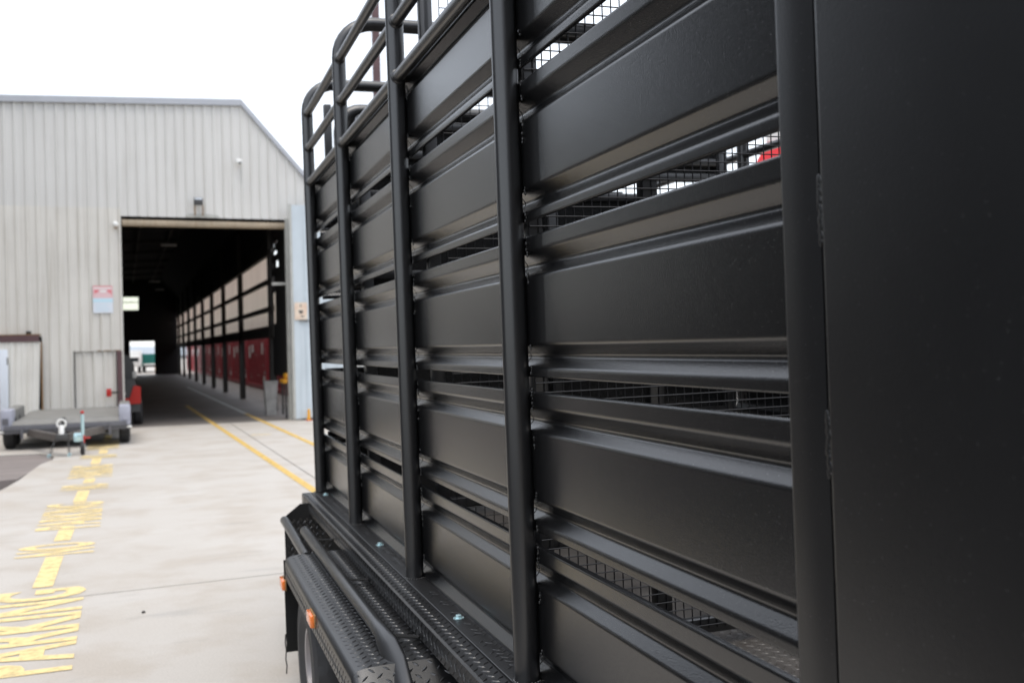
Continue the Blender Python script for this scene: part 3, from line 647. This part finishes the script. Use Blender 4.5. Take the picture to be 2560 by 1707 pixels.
def slat_mesh(z_hi, z_lo, lip, length, side=1):
    sec = [(lip + dz, d) for dz, d in SEC] if lip < 2.5 else TOPSEC
    # clip to the wanted height range
    cl = []
    for (za, da), (zb, db) in zip(sec[:-1], sec[1:]):
        seg = [(za, da), (zb, db)]
        if za < z_lo or zb > z_hi: continue
        if za > z_hi: f = (za - z_hi) / (za - zb); seg[0] = (z_hi, da + (db - da) * f)
        if zb < z_lo: f = (za - z_lo) / (za - zb); seg[1] = (z_lo, da + (db - da) * f)
        if not cl: cl.append(seg[0])
        cl.append(seg[1])
    cl = rounded(cl); n = len(cl)
    th = 0.0022
    loop = [(d, z) for z, d in cl]; back = []
    for i, (d, z) in enumerate(loop):
        p, q = loop[max(0, i - 1)], loop[min(n - 1, i + 1)]; tx, tz = q[0] - p[0], q[1] - p[1]; l_ = math.hypot(tx, tz) or 1
        back.append((d + tz / l_ * th, z - tx / l_ * th))
    b = MB(); nseg = 1
    poly = [(-side * d, z) for d, z in loop] + [(-side * d, z) for d, z in back[::-1]]
    b.extr(poly, 1, 0, length, True)
    return b.mesh('slat', M['black'], 25)
TOPSEC = [(2.470, -0.014), (2.470, 0.0), (2.455, 0.0), (2.430, -G), (2.424, -G), (2.396, 0.0)] + [(2.519 + a, b) for a, b in SEC[6:]]
def fold(o):
    m_ = o.modifiers.new('weighted_normals', 'WEIGHTED_NORMAL'); m_.mode = 'FACE_AREA'; m_.weight = 100; m_.keep_sharp = True; return o
LIPS = [2.519, 2.148, 1.777, 1.406, 1.035]
PT = [2.281, 3.447, 4.615, 5.73]             # hoop posts
bays = [(1.09, PT[0]), (PT[0], PT[1]), (PT[1], PT[2]), (PT[2], 5.90)]
for (t0, t1) in bays:
    for lip in LIPS:
        me = slat_mesh(min(lip, 2.475), max(lip - 0.336, 0.712), lip, t1 - t0 - 0.006)
        fold(link('slat', me, LT, L(t0 + 0.026, 0, 0)))
far = [slat_mesh(min(lip, 2.475 if lip < 2.5 else 2.30), max(lip - 0.336, 0.712), lip, 1.16, -1) for lip in LIPS]
for k in range(5):
    for me in far: fold(link('slat', me, LT, L(0.05 + k * 1.166, -WID, 0)))
# hoops: continuous tubes up, over and down the other side
def hoop_mesh():
    zc, rr = 2.86, 0.165; w0, w1 = 0.028, -WID - 0.028
    p = [L(0, w0, 0.715), L(0, w0, zc)]
    for i in range(1, 9):
        a = math.pi / 2 * i / 8; p.append(L(0, w0 - rr * (1 - math.cos(a)), zc + rr * math.sin(a)))
    for i in range(0, 9):
        a = math.pi / 2 * i / 8; p.append(L(0, w1 + rr * (1 - math.sin(a)), zc + rr * math.cos(a)))
    p.append(L(0, w1, 0.715))
    return MB().tube(p, 0.0315, 28).mesh('hoop', M['tube'])
hm = hoop_mesh()
for t_ in PT: link('hoop', hm, LT, L(t_, 0, 0))
for k, t_ in enumerate((0.55,)): link('hoop', hm, LT, L(t_, -0.05, 0))
# side rails between the hoops
ends = [0.6] + PT
rm = {}
for a, b_ in zip(ends[:-1], ends[1:]):
    ln = round(b_ - a - 0.05, 3)
    if ln not in rm: rm[ln] = MB().tube([L(0, 0, 0), L(ln, 0, 0)], 0.021, 16).mesh('rail', M['tube'])
    for z in (2.85, 2.655, 2.462):
        link('rail', rm[ln], LT, L(a + 0.025, 0.028, z)); link('rail', rm[ln], LT, L(a + 0.025, -WID - 0.028, z))
        for te in (a + 0.036, b_ - 0.036):
            pass
cm = MB().lathe([(0.020, -0.006), (0.026, -0.002), (0.027, 0.002), (0.021, 0.008)], (0, 0, 0), 1, 16).mesh('weld_collar', M['tube'])
for t_ in PT:
    for z in (2.85, 2.655, 2.462): link('weld_collar', cm, LT, L(t_ - 0.031, 0.028, z))
# weld beads where slats meet the hoops
rw = random.Random(5)
for t_ in PT[:3]:
    for lip in LIPS:
        for dz in (-0.004, -0.035, -0.10, -0.13, -0.254, -0.322):
            z = lip + dz + rw.uniform(-0.006, 0.006)
            if z > 2.44 or z < 0.73: continue
            b = MB()
            for q in range(rw.randint(2, 4)): b.blob(L(rw.uniform(-0.003, 0.003), rw.uniform(-0.002, 0.003), (q - 1.5) * 0.007), (0.0028, rw.uniform(0.0025, 0.004), rw.uniform(0.003, 0.005)), 7, 5)
            b.build('weld_bead', M['weld'], LT).location = L(t_ - 0.032, -0.001, z)
# near corner: rounded tube, flat flange, stitch-welded seam and a broad smooth skin
def plan(pts, z0, z1, name, m, parent=LT, closed=None):
    b = MB(); poly = [(-w_, t_) for t_, w_ in pts]; b.extr(poly, 2, z0, z1, True); return b.build(name, m, parent, 50)
tubepts = [(1.118, -0.03), (1.136, -0.03), (1.137, 0.018)]
for i in range(0, 13):                    # rounded outer corner of the square section
    a = R(0 + 88 * i / 12); tubepts.append((1.126 + 0.011 * math.cos(a), 0.037 + 0.011 * math.sin(a)))
for i in range(1, 13): tubepts.append((1.126 - 0.0765 * i / 12, 0.048 + 0.0016 * math.sin(math.pi * i / 12)))
tubepts += [(1.0495, 0.005)]
plan(tubepts, 0.70, 3.0, 'corner_tube', M['skin'])
skin = [(1.0465, 0.005), (1.0465, 0.0475), (1.043, 0.0495)]
for i in range(17):
    s_ = i / 16; skin.append((1.04 - 0.62 * s_, 0.0497 + 0.012 * math.sin(math.pi * s_ * 0.9)))
skin += [(0.42, 0.0), ]
plan(skin, 0.70, 3.0, 'corner_skin', M['skin'])
plan([(1.0494, 0.006), (1.0494, 0.040), (1.0466, 0.040), (1.0466, 0.006)], 0.70, 3.0, 'seam_shadow_gap', M['gap'])
def seambead(z, n, h):
    b = MB()
    for q in range(n): b.blob(L(rw.uniform(-0.002, 0.002), 0.049, q * h / max(1, n - 1)), (0.0012, rw.uniform(0.0035, 0.0055), rw.uniform(0.006, 0.009)), 12, 8)
    b.build('seam_weld', M['skin'], LT).location = L(1.048, 0, z)
seambead(1.972, 1, 0); seambead(1.640, 13, 0.075); seambead(1.352, 12, 0.072); seambead(1.08, 1, 0)
# running board along the foot of the wall
TB0, TB1 = 0.45, 5.79
MB().extr([(0.05, 0.706), (-0.124, 0.706), (-0.130, 0.700), (-0.130, 0.640), (-0.127, 0.640), (-0.127, 0.698), (-0.122, 0.703), (0.05, 0.703)], 1, TB0, TB1, True).build('running_board', M['tread'], LT)
MB().extr([(0.012, 0.7062), (-0.062, 0.7062), (-0.064, 0.7105), (-0.062, 0.7115), (0.012, 0.7115)], 1, TB0, TB1 - 0.02).build('flat_bar', M['worn'], LT)
# raised tread bars as real lens-shaped studs
def studs(b, frame, u0, u1, v0, v1, pitch=0.043, ln=0.0135, wd=0.0038, hh=0.0024, keep=1.0):
    """frame(u,v,h) -> point; herringbone studs"""
    nu = int((u1 - u0) / pitch * 2); nv = int((v1 - v0) / pitch * 2)
    for i in range(nu + 1):
        for k in range(nv + 1):
            if (i + k) % 2 or (keep < 1 and random.random() > keep): continue
            u_, v_ = u0 + i * pitch / 2, v0 + k * pitch / 2
            a = R(48 + 6 * math.sin(i * 1.7 + k)) if i % 2 else R(-48 + 6 * math.sin(i + k * 2.3)); c, s_ = math.cos(a), math.sin(a)
            P = lambda x, y, h: frame(u_ + x * c - y * s_, v_ + x * s_ + y * c, h)
            b.add([P(-ln, 0, 0), P(-ln * 0.3, -wd, 0), P(ln * 0.3, -wd, 0), P(ln, 0, 0), P(ln * 0.3, wd, 0), P(-ln * 0.3, wd, 0), P(-ln * 0.55, 0, hh), P(ln * 0.55, 0, hh)],
                  [(0, 1, 6), (1, 2, 7, 6), (2, 3, 7), (3, 4, 7), (4, 5, 6, 7), (5, 0, 6)])
b = MB(); studs(b, lambda u_, v_, h: L(u_, v_, 0.706 + h), 1.5, 5.77, 0.077, 0.122, 0.040, 0.0125); studs(b, lambda u_, v_, h: L(u_, v_, 0.7115 + h * 0.55), 1.5, 5.7, 0.006, 0.052, 0.034, 0.013, 0.004, 0.0022, 0.45); studs(b, lambda u_, v_, h: L(u_, 0.130 + h, v_), 1.6, 5.7, 0.648, 0.696)
b.build('tread_studs', M['tread'], LT, kind='stuff')
# zinc bolts with washers
bm_ = MB().lathe([(0.0, 0.0), (0.0165, 0.0), (0.0165, 0.002), (0.0, 0.0025)], (0, 0, 0), 2, 20).mesh('washer', M['zinc'])
hx = MB().extr([(0.0095 * math.cos(R(60 * k + 12)), 0.0095 * math.sin(R(60 * k + 12))) for k in range(6)], 2, 0.002, 0.010).lathe([(0.0, 0.0112), (0.0075, 0.0108), (0.0088, 0.010)], (0, 0, 0), 2, 12).mesh('bolt_head', M['zinc'])
for t_, w_ in ((5.60, 0.022), (4.07, 0.026), (2.876, 0.031), (1.7, 0.031)):
    wo_ = link('bolt', bm_, LT, L(t_, w_, 0.7116)); link('bolt_head', hx, wo_)
for t_, w_ in ((PT[0], 0.06), (PT[1], 0.05), (PT[2], 0.05)):
    b = MB()
    for q in range(22):
        a = R(90 + 16.4 * q); b.blob(L(0.0325 * math.sin(a), 0.028 + 0.0325 * -math.cos(a), 0.7118), (0.0042, 0.0042, 0.0035 + 0.001 * (q % 2)), 7, 5)
    b.build('foot_weld', M['tube'], LT).location = L(t_, 0, 0)
ww = MB()
for q in range(150):
    if rw.random() < 0.35: continue
    ww.blob(L(1.6 + q * 0.028, -0.004 + rw.uniform(-0.002, 0.002), 0.7125), (0.003, 0.012, 0.0022), 6, 4)
ww.build('wall_foot_weld', M['weld'], LT)
# mudguard: flat top, rolled outer edge with skirt, sloping near end
FZ, FW0, FW1, FA, FB = 0.620, 0.05, 0.366, 2.83, 4.51
gp = [(FB, FZ), (FA, FZ), (FA - 0.34, FZ - 0.24), (FA - 0.36, FZ - 0.45)]
b = MB(); th = 0.003
def row(w_, dz): return [L(t_, w_, z + dz) for t_, z in gp]
ROLL_ = [(0.0, 0.0), (0.05, -0.0008), (0.085, -0.003), (0.105, -0.0075), (0.116, -0.014), (0.123, -0.022), (0.125, -0.030)]
def drop(w_):
    x = w_ - (FW1 - 0.125)
    for (a, da), (b_, db) in zip(ROLL_[:-1], ROLL_[1:]):
        if x <= b_: return da + (db - da) * max(0, (x - a)) / (b_ - a) if x > a else da
    return -0.030
rows_ = [row(FW0, 0)] + [row(FW1 - 0.125 + a, d_) for a, d_ in ROLL_] + [row(FW1, -0.100), row(FW1 - 0.003, -0.100), row(FW1 - 0.003, -0.036), row(FW1 - 0.03, -0.014), row(FW0, -0.004)]
n4 = len(gp); vs = [p for r_ in rows_ for p in r_]
b.add(vs, [(i * n4 + k, i * n4 + k + 1, ((i + 1) % len(rows_)) * n4 + k + 1, ((i + 1) % len(rows_)) * n4 + k) for i in range(len(rows_)) for k in range(n4 - 1)], True)
mg = b.build('mudguard', M['tread'], LT, 30)
b = MB(); studs(b, lambda u_, v_, h: L(u_, v_, FZ + h + drop(v_)), FA + 0.01, FB - 0.01, FW0, FW1 - 0.016); studs(b, lambda u_, v_, h: L(u_, FW1 + h, v_), FA + 0.0, FB - 0.01, FZ - 0.092, FZ - 0.044)
sl = math.hypot(0.34, 0.24); studs(b, lambda u_, v_, h: L(FA - 0.34 * u_ / sl - h * 0.58, v_, FZ - 0.24 * u_ / sl + h * 0.82 + drop(v_)), 0.012, sl - 0.01, FW0, FW1 - 0.014)
b.build('tread_studs', M['tread'], mg, kind='stuff')
def amber(t_, w_, z):
    o = MB().rbox(L(t_ - 0.055, w_, z - 0.021), L(t_ + 0.055, w_ + 0.016, z + 0.021), 0.004).build('marker_light', M['amber'], LT)
    MB().rbox(L(t_ - 0.058, w_ - 0.004, z - 0.024), L(t_ + 0.058, w_ + 0.003, z + 0.024), 0.003).build('lamp_base', M['rust'], o)
amber(3.60, FW1 + 0.002, 0.572); amber(4.55, FW1 + 0.002, 0.49)
MB().box(L(4.525, 0.02, 0.190), L(4.535, 0.370, 0.596)).build('mudflap', M['gap'], LT)
rg = MB()
for q in range(5): rg.tube([L(4.53, 0.372 + 0.004 * (q % 2), 0.27 - q * 0.035), L(4.53, 0.375 - 0.003 * (q % 2), 0.235 - q * 0.035)], 0.003, 6)
rg.build('flap_edge', M['gap'], LT)
# front stone guard beyond the mudguard
gpl = [(0.05, 0.15), (-0.262, 0.15), (-0.262, 0.625), (-0.175, 0.69), (0.05, 0.69)]
sg = MB().extr(gpl, 1, 5.50, 5.504).build('stone_guard', M['tread'], LT)
b = MB(); studs(b, lambda u_, v_, h: L(5.50 - h, u_, v_), 0.02, 0.25, 0.35, 0.61, 0.034, 0.013, 0.004, 0.002); b.build('tread_studs', M['tread'], sg, kind='stuff')
MB().tube([L(5.49, 0.262, 0.61), L(5.44, 0.264, 0.615), L(4.50, 0.270, 0.605)], 0.023, 16).build('guard_rail', M['tube'], LT)
# tie rail over the mudguard, flattened and bent down at its near end
tp = [L(4.88, 0.230, 0.650), L(4.86, 0.232, 0.656), L(3.7, 0.234, 0.656), L(3.12, 0.234, 0.656), L(3.02, 0.234, 0.654), L(2.93, 0.234, 0.643), L(2.84, 0.232, 0.616), L(2.74, 0.230, 0.57), L(2.65, 0.228, 0.51), L(2.56, 0.226, 0.42)]
TW = R(38)
rd = [(0.016, 0.016), (0.023, 0.023), (0.023, 0.023), (0.023, 0.023), (0.026, 0.020), (0.034, 0.011), (0.035, 0.009), (0.029, 0.014), (0.025, 0.020), (0.023, 0.023)]
MB().tube(tp, 0.021, 20, radii=rd, twist=[TW] * len(tp)).build('tie_rail', M['tube'], LT)
for t_ in (4.64, 3.78, 2.97, 2.2):
    MB().tube([L(t_ + 0.10, 0.225, 0.635), L(t_, 0.128, 0.644)], 0.006, 8, radii=[(0.012, 0.004), (0.012, 0.004)]).build('bracket', M['gap'], LT)
# wheels
def tyre_mesh(rr, wd):
    n = 72; prof = [(rr * 0.51, -wd * 0.40), (rr * 0.66, -wd * 0.51), (rr * 0.88, -wd * 0.50), (rr * 0.955, -wd * 0.44), (rr * 0.99, -wd * 0.30), (rr * 0.99, -wd * 0.27), (rr, -wd * 0.20), (rr, -wd * 0.05), (rr * 0.98, -wd * 0.04), (rr * 0.98, wd * 0.04), (rr, wd * 0.05), (rr, wd * 0.20), (rr * 0.99, wd * 0.27), (rr * 0.99, wd * 0.30), (rr * 0.955, wd * 0.44), (rr * 0.88, wd * 0.50), (rr * 0.66, wd * 0.51), (rr * 0.51, wd * 0.40)]
    b = MB(); vs = []
    for k in range(n):
        a = 2 * math.pi * k / n
        for i, (r_, h) in enumerate(prof):
            if i in (3, 4, 13, 14) and k % 3 == 0: r_ *= 0.972            # shoulder lugs
            sh_ = 0.03 * math.sin(3 * 2 * math.pi * k / 9) if 6 <= i <= 11 else 0
            vs.append((h + sh_ * wd, r_ * math.cos(a), r_ * math.sin(a)))
    p = len(prof)
    b.add(vs, [(k * p + i, k * p + i + 1, ((k + 1) % n) * p + i + 1, ((k + 1) % n) * p + i) for k in range(n) for i in range(p - 1)], True)
    return b.mesh('tyre', M['rubber'], 25)
ty = tyre_mesh(0.300, 0.20)
rim = MB().lathe([(0.138, 0.070), (0.146, 0.080), (0.143, 0.085), (0.134, 0.082), (0.126, 0.03), (0.10, 0.015), (0.06, 0.035), (0.0, 0.04)], (0, 0, 0), 0, 40).mesh('rim', M['rim'])
for t_ in (4.10,):
    wobj = thing_ = bpy.data.objects.new('wheel', None); COL.objects.link(wobj); wobj.parent = LT; wobj.location = L(t_, 0.240, 0.255); wobj.rotation_euler = (0, 0, math.pi); wobj.empty_display_size = 0.1
    link('tyre', ty, wobj); link('rim', rim, wobj)
# chassis and deck
for w_ in (-0.10, -WID + 0.05): MB().box(L(0.3, w_ - 0.05, 0.50), L(5.85, w_, 0.69)).build('chassis_rail', M['tube'], LT)
MB().tube([L(4.10, 0.13, 0.27), L(4.10, -WID - 0.13, 0.27)], 0.03, 10).build('axle', M['tube'], LT)
MB().box(L(0.3, -0.03, 0.692), L(5.86, -WID + 0.03, 0.702)).build('deck', M['deck'], LT)
b = MB(); studs(b, lambda u_, v_, h: L(u_, v_, 0.702 + h), 1.2, 2.6, -1.3, -0.06, 0.034, 0.013, 0.004, 0.002); b.build('deck_studs', M['deck'], LT, kind='stuff')
# inner mesh gates across the trailer
def gate(t_, w0, w1, z0, z1, cell, stiles, rails, rr=0.0):
    g = MB()
    for w_ in stiles: g.rbox(L(t_ - 0.02, w_ - 0.022, z0), L(t_ + 0.02, w_ + 0.022, z1 - (0.12 if w_ == stiles[0] and rr else 0)), 0.005)
    for z in rails: g.rbox(L(t_ - 0.018, w0, z - 0.02), L(t_ + 0.018, w1, z + 0.02), 0.005)
    if rr:
        p = [L(t_, stiles[0], z1 - 0.5), L(t_, stiles[0], z1 - 0.16)]
        for i in range(1, 8): a = math.pi / 2 * i / 7; p.append(L(t_, stiles[0] - 0.16 * (1 - math.cos(a)), z1 - 0.16 + 0.16 * math.sin(a)))
        p.append(L(t_, w1, z1)); g.tube(p, 0.022, 12)
    go = g.build('gate_frame', M['tube'], LT)
    m = MB(); wv = w0
    while wv > w1: m.tube([L(t_ - 0.022, wv, z0), L(t_ - 0.022, wv, z1)], 0.0018, 5, cap=False); wv -= cell
    z = z0 + cell * 0.4
    while z < z1: m.tube([L(t_ - 0.0248, w0, z), L(t_ - 0.0248, w1, z)], 0.0018, 5, cap=False); z += cell
    m.build('wire_mesh', M['wire'], go)
gate(2.37, -0.045, -2.0, 0.75, 2.95, 0.0245, (-0.06, -0.385, -1.3, -1.98), (0.755, 1.02, 2.315, 2.95))
gate(3.34, -0.10, -0.37, 0.75, 2.98, 0.033, (-0.055, -0.37), (0.755, 1.50, 2.60), 0.16)
# inner partition: sheeted gate with one open slot
pg = MB().box(L(4.70, -0.10, 0.72), L(4.712, -1.98, 2.255)).build('partition_sheet', M['black'], LT)
MB().box(L(4.70, -0.10, 2.33), L(4.712, -1.98, 2.58)).build('partition_sheet', M['black'], LT)
MB().box(L(4.70, -0.10, 2.2555), L(4.712, -0.99, 2.3295)).build('partition_sheet', M['black'], LT)
for z in (0.76, 1.12, 1.49, 1.86, 2.24, 2.35, 2.43, 2.57): MB().rbox(L(4.66, -0.08, z - 0.02), L(4.70, -2.0, z + 0.02), 0.006).build('partition_rail', M['tube'], LT)
for w_ in (-0.08, -1.02, -2.0): MB().rbox(L(4.65, w_ + 0.025, 0.72), L(4.715, w_ - 0.025, 2.61), 0.006).build('partition_stile', M['tube'], LT)
# front bulkhead: slats across the front plus a rounded header frame
fl = [slat_mesh(min(lip, 2.475), max(lip - 0.336, 0.712), lip, WID - 0.1) for lip in LIPS]
for me in fl:
    o = link('front_slat', me, LT, L(5.93, -WID + 0.05, 0)); o.rotation_euler = (0, 0, R(90)); o.location = (WID - 0.05, 5.93, 0)
MB().tube([L(5.96, 0.0, 0.7), L(5.96, 0.0, 2.66)], 0.026, 14).build('front_post', M['tube'], LT)
MB().rbox(L(5.94, -0.145, 2.45), L(5.98, -0.10, 2.965), 0.006).build('header_stile', M['tube'], LT)
p = [L(5.96, -0.20, 2.45), L(5.96, -0.20, 2.80)]
for i in range(1, 8): a = math.pi / 2 * i / 7; p.append(L(5.96, -0.20 - 0.12 * (1 - math.cos(a)), 2.80 + 0.13 * math.sin(a)))
p.append(L(5.96, -WID + 0.2, 2.93)); MB().tube(p, 0.045, 14).build('header_tube', M['tube'], LT)
MB().box(L(5.955, -0.22, 2.64), L(5.965, -WID + 0.2, 2.90)).build('header_sheet', M['black'], LT)
for z in (2.70,): MB().tube([L(5.93, -0.2, z), L(5.93, -WID + 0.2, z)], 0.018, 10).build('header_rail', M['tube'], LT)

# ================================================================== beyond the trailer, on its right
t = thing('sign_board', 'white and red sign board on posts glimpsed through the upper slat gap', 'sign', (7.20, 10.02, 0), R(-36))
MB().rbox((0.0, 0.0, 3.86), (2.4, 0.06, 4.7), 0.01).build('white_board', M['white'], t)
MB().extr([(-0.05, 3.30), (2.4, 3.30), (2.4, 3.84), (0.0, 3.84), (-0.12, 3.62)], 1, -0.02, 0.06).build('red_board', M['signbright'], t)
for x in (0.5, 1.9): MB().box((x, 0.07, 0), (x + 0.09, 0.16, 4.6)).build('post', M['darksteel'], t)
k_ = MB()
for q in range(9): k_.extr([(0.22 + q * 0.13, 3.96), (0.27 + q * 0.13, 3.96), (0.31 + q * 0.13, 4.10), (0.26 + q * 0.13, 4.10)], 1, -0.006, -0.001)
k_.build('print', M['ink'], t)
t = thing('storage_tub', 'pale blue tub with an amber marker glimpsed through the low slat gap', 'tub', (7.45, 10.3, 0), R(-36))
MB().extr([(0.0, 0.0), (0.9, 0.0), (0.97, 0.66), (-0.07, 0.66)], 1, 0, 0.7).build('body', M['bluedoor'], t)
MB().rbox((-0.10, -0.03, 0.64), (1.0, 0.73, 0.70), 0.01).build('rim', M['signwhite'], t)
MB().box((0.42, -0.04, 0.50), (0.60, -0.001, 0.60)).build('marker', M['amber'], t)
t = thing('steel_pole', 'plain maroon steel pole rising behind the trailer hoops', 'pole', (2.55 * 1.25, 10.34 * 1.25, 0))
MB().rbox((-0.045, -0.045, 0), (0.045, 0.045, 9.0), 0.008).build('shaft', M['mauve'], t)
MB().box((-0.12, -0.12, 0.0), (0.12, 0.12, 0.02)).build('base_plate', M['mauve'], t)

# ================================================================== dark building left of the yard, added unseen to darken the paintwork reflections
t = thing('added_left_building', 'unseen dark grey building added left of the yard for its reflection', 'building', (-7.0, 5.0, 0))
MB().box((-8, 6.0, 0), (-0.001, 15.5, 10.6)).build('tall_wall', M['added_wall'], t)
MB().box((-8, 3.6, 0), (0, 5.99, 7.0)).build('wall', M['added_wall'], t)
MB().extr([(-8.3, 10.6), (0.2, 10.6), (0.2, 10.7), (-4, 11.4), (-8.3, 10.7)], 1, 5.8, 15.8).build('roof', M['greysteel'], t)
for k in range(2): MB().box((-0.01, 6.5 + k * 4.5, 0), (0.02, 10.2 + k * 4.5, 4.2)).build('roller_door', M['darksteel'], t)

t = thing('added_rear_building', 'unseen dark grey building added behind the viewpoint for its reflection', 'building', (-5.5, -10, 0))  # added out of view so the right sides of the posts reflect dark
MB().box((0, -8, 0), (26, 0, 7.2)).build('wall', M['added_wall'], t)
MB().extr([(-0.3, 7.2), (26.3, 7.2), (26.3, 7.3), (11, 8.4), (-0.3, 7.3)], 1, -8.3, 0.3).build('roof', M['greysteel'], t)
for k in range(3): MB().box((2 + k * 6.5, -0.01, 0), (6.4 + k * 6.5, 0.02, 3.8)).build('roller_door', M['darksteel'], t)
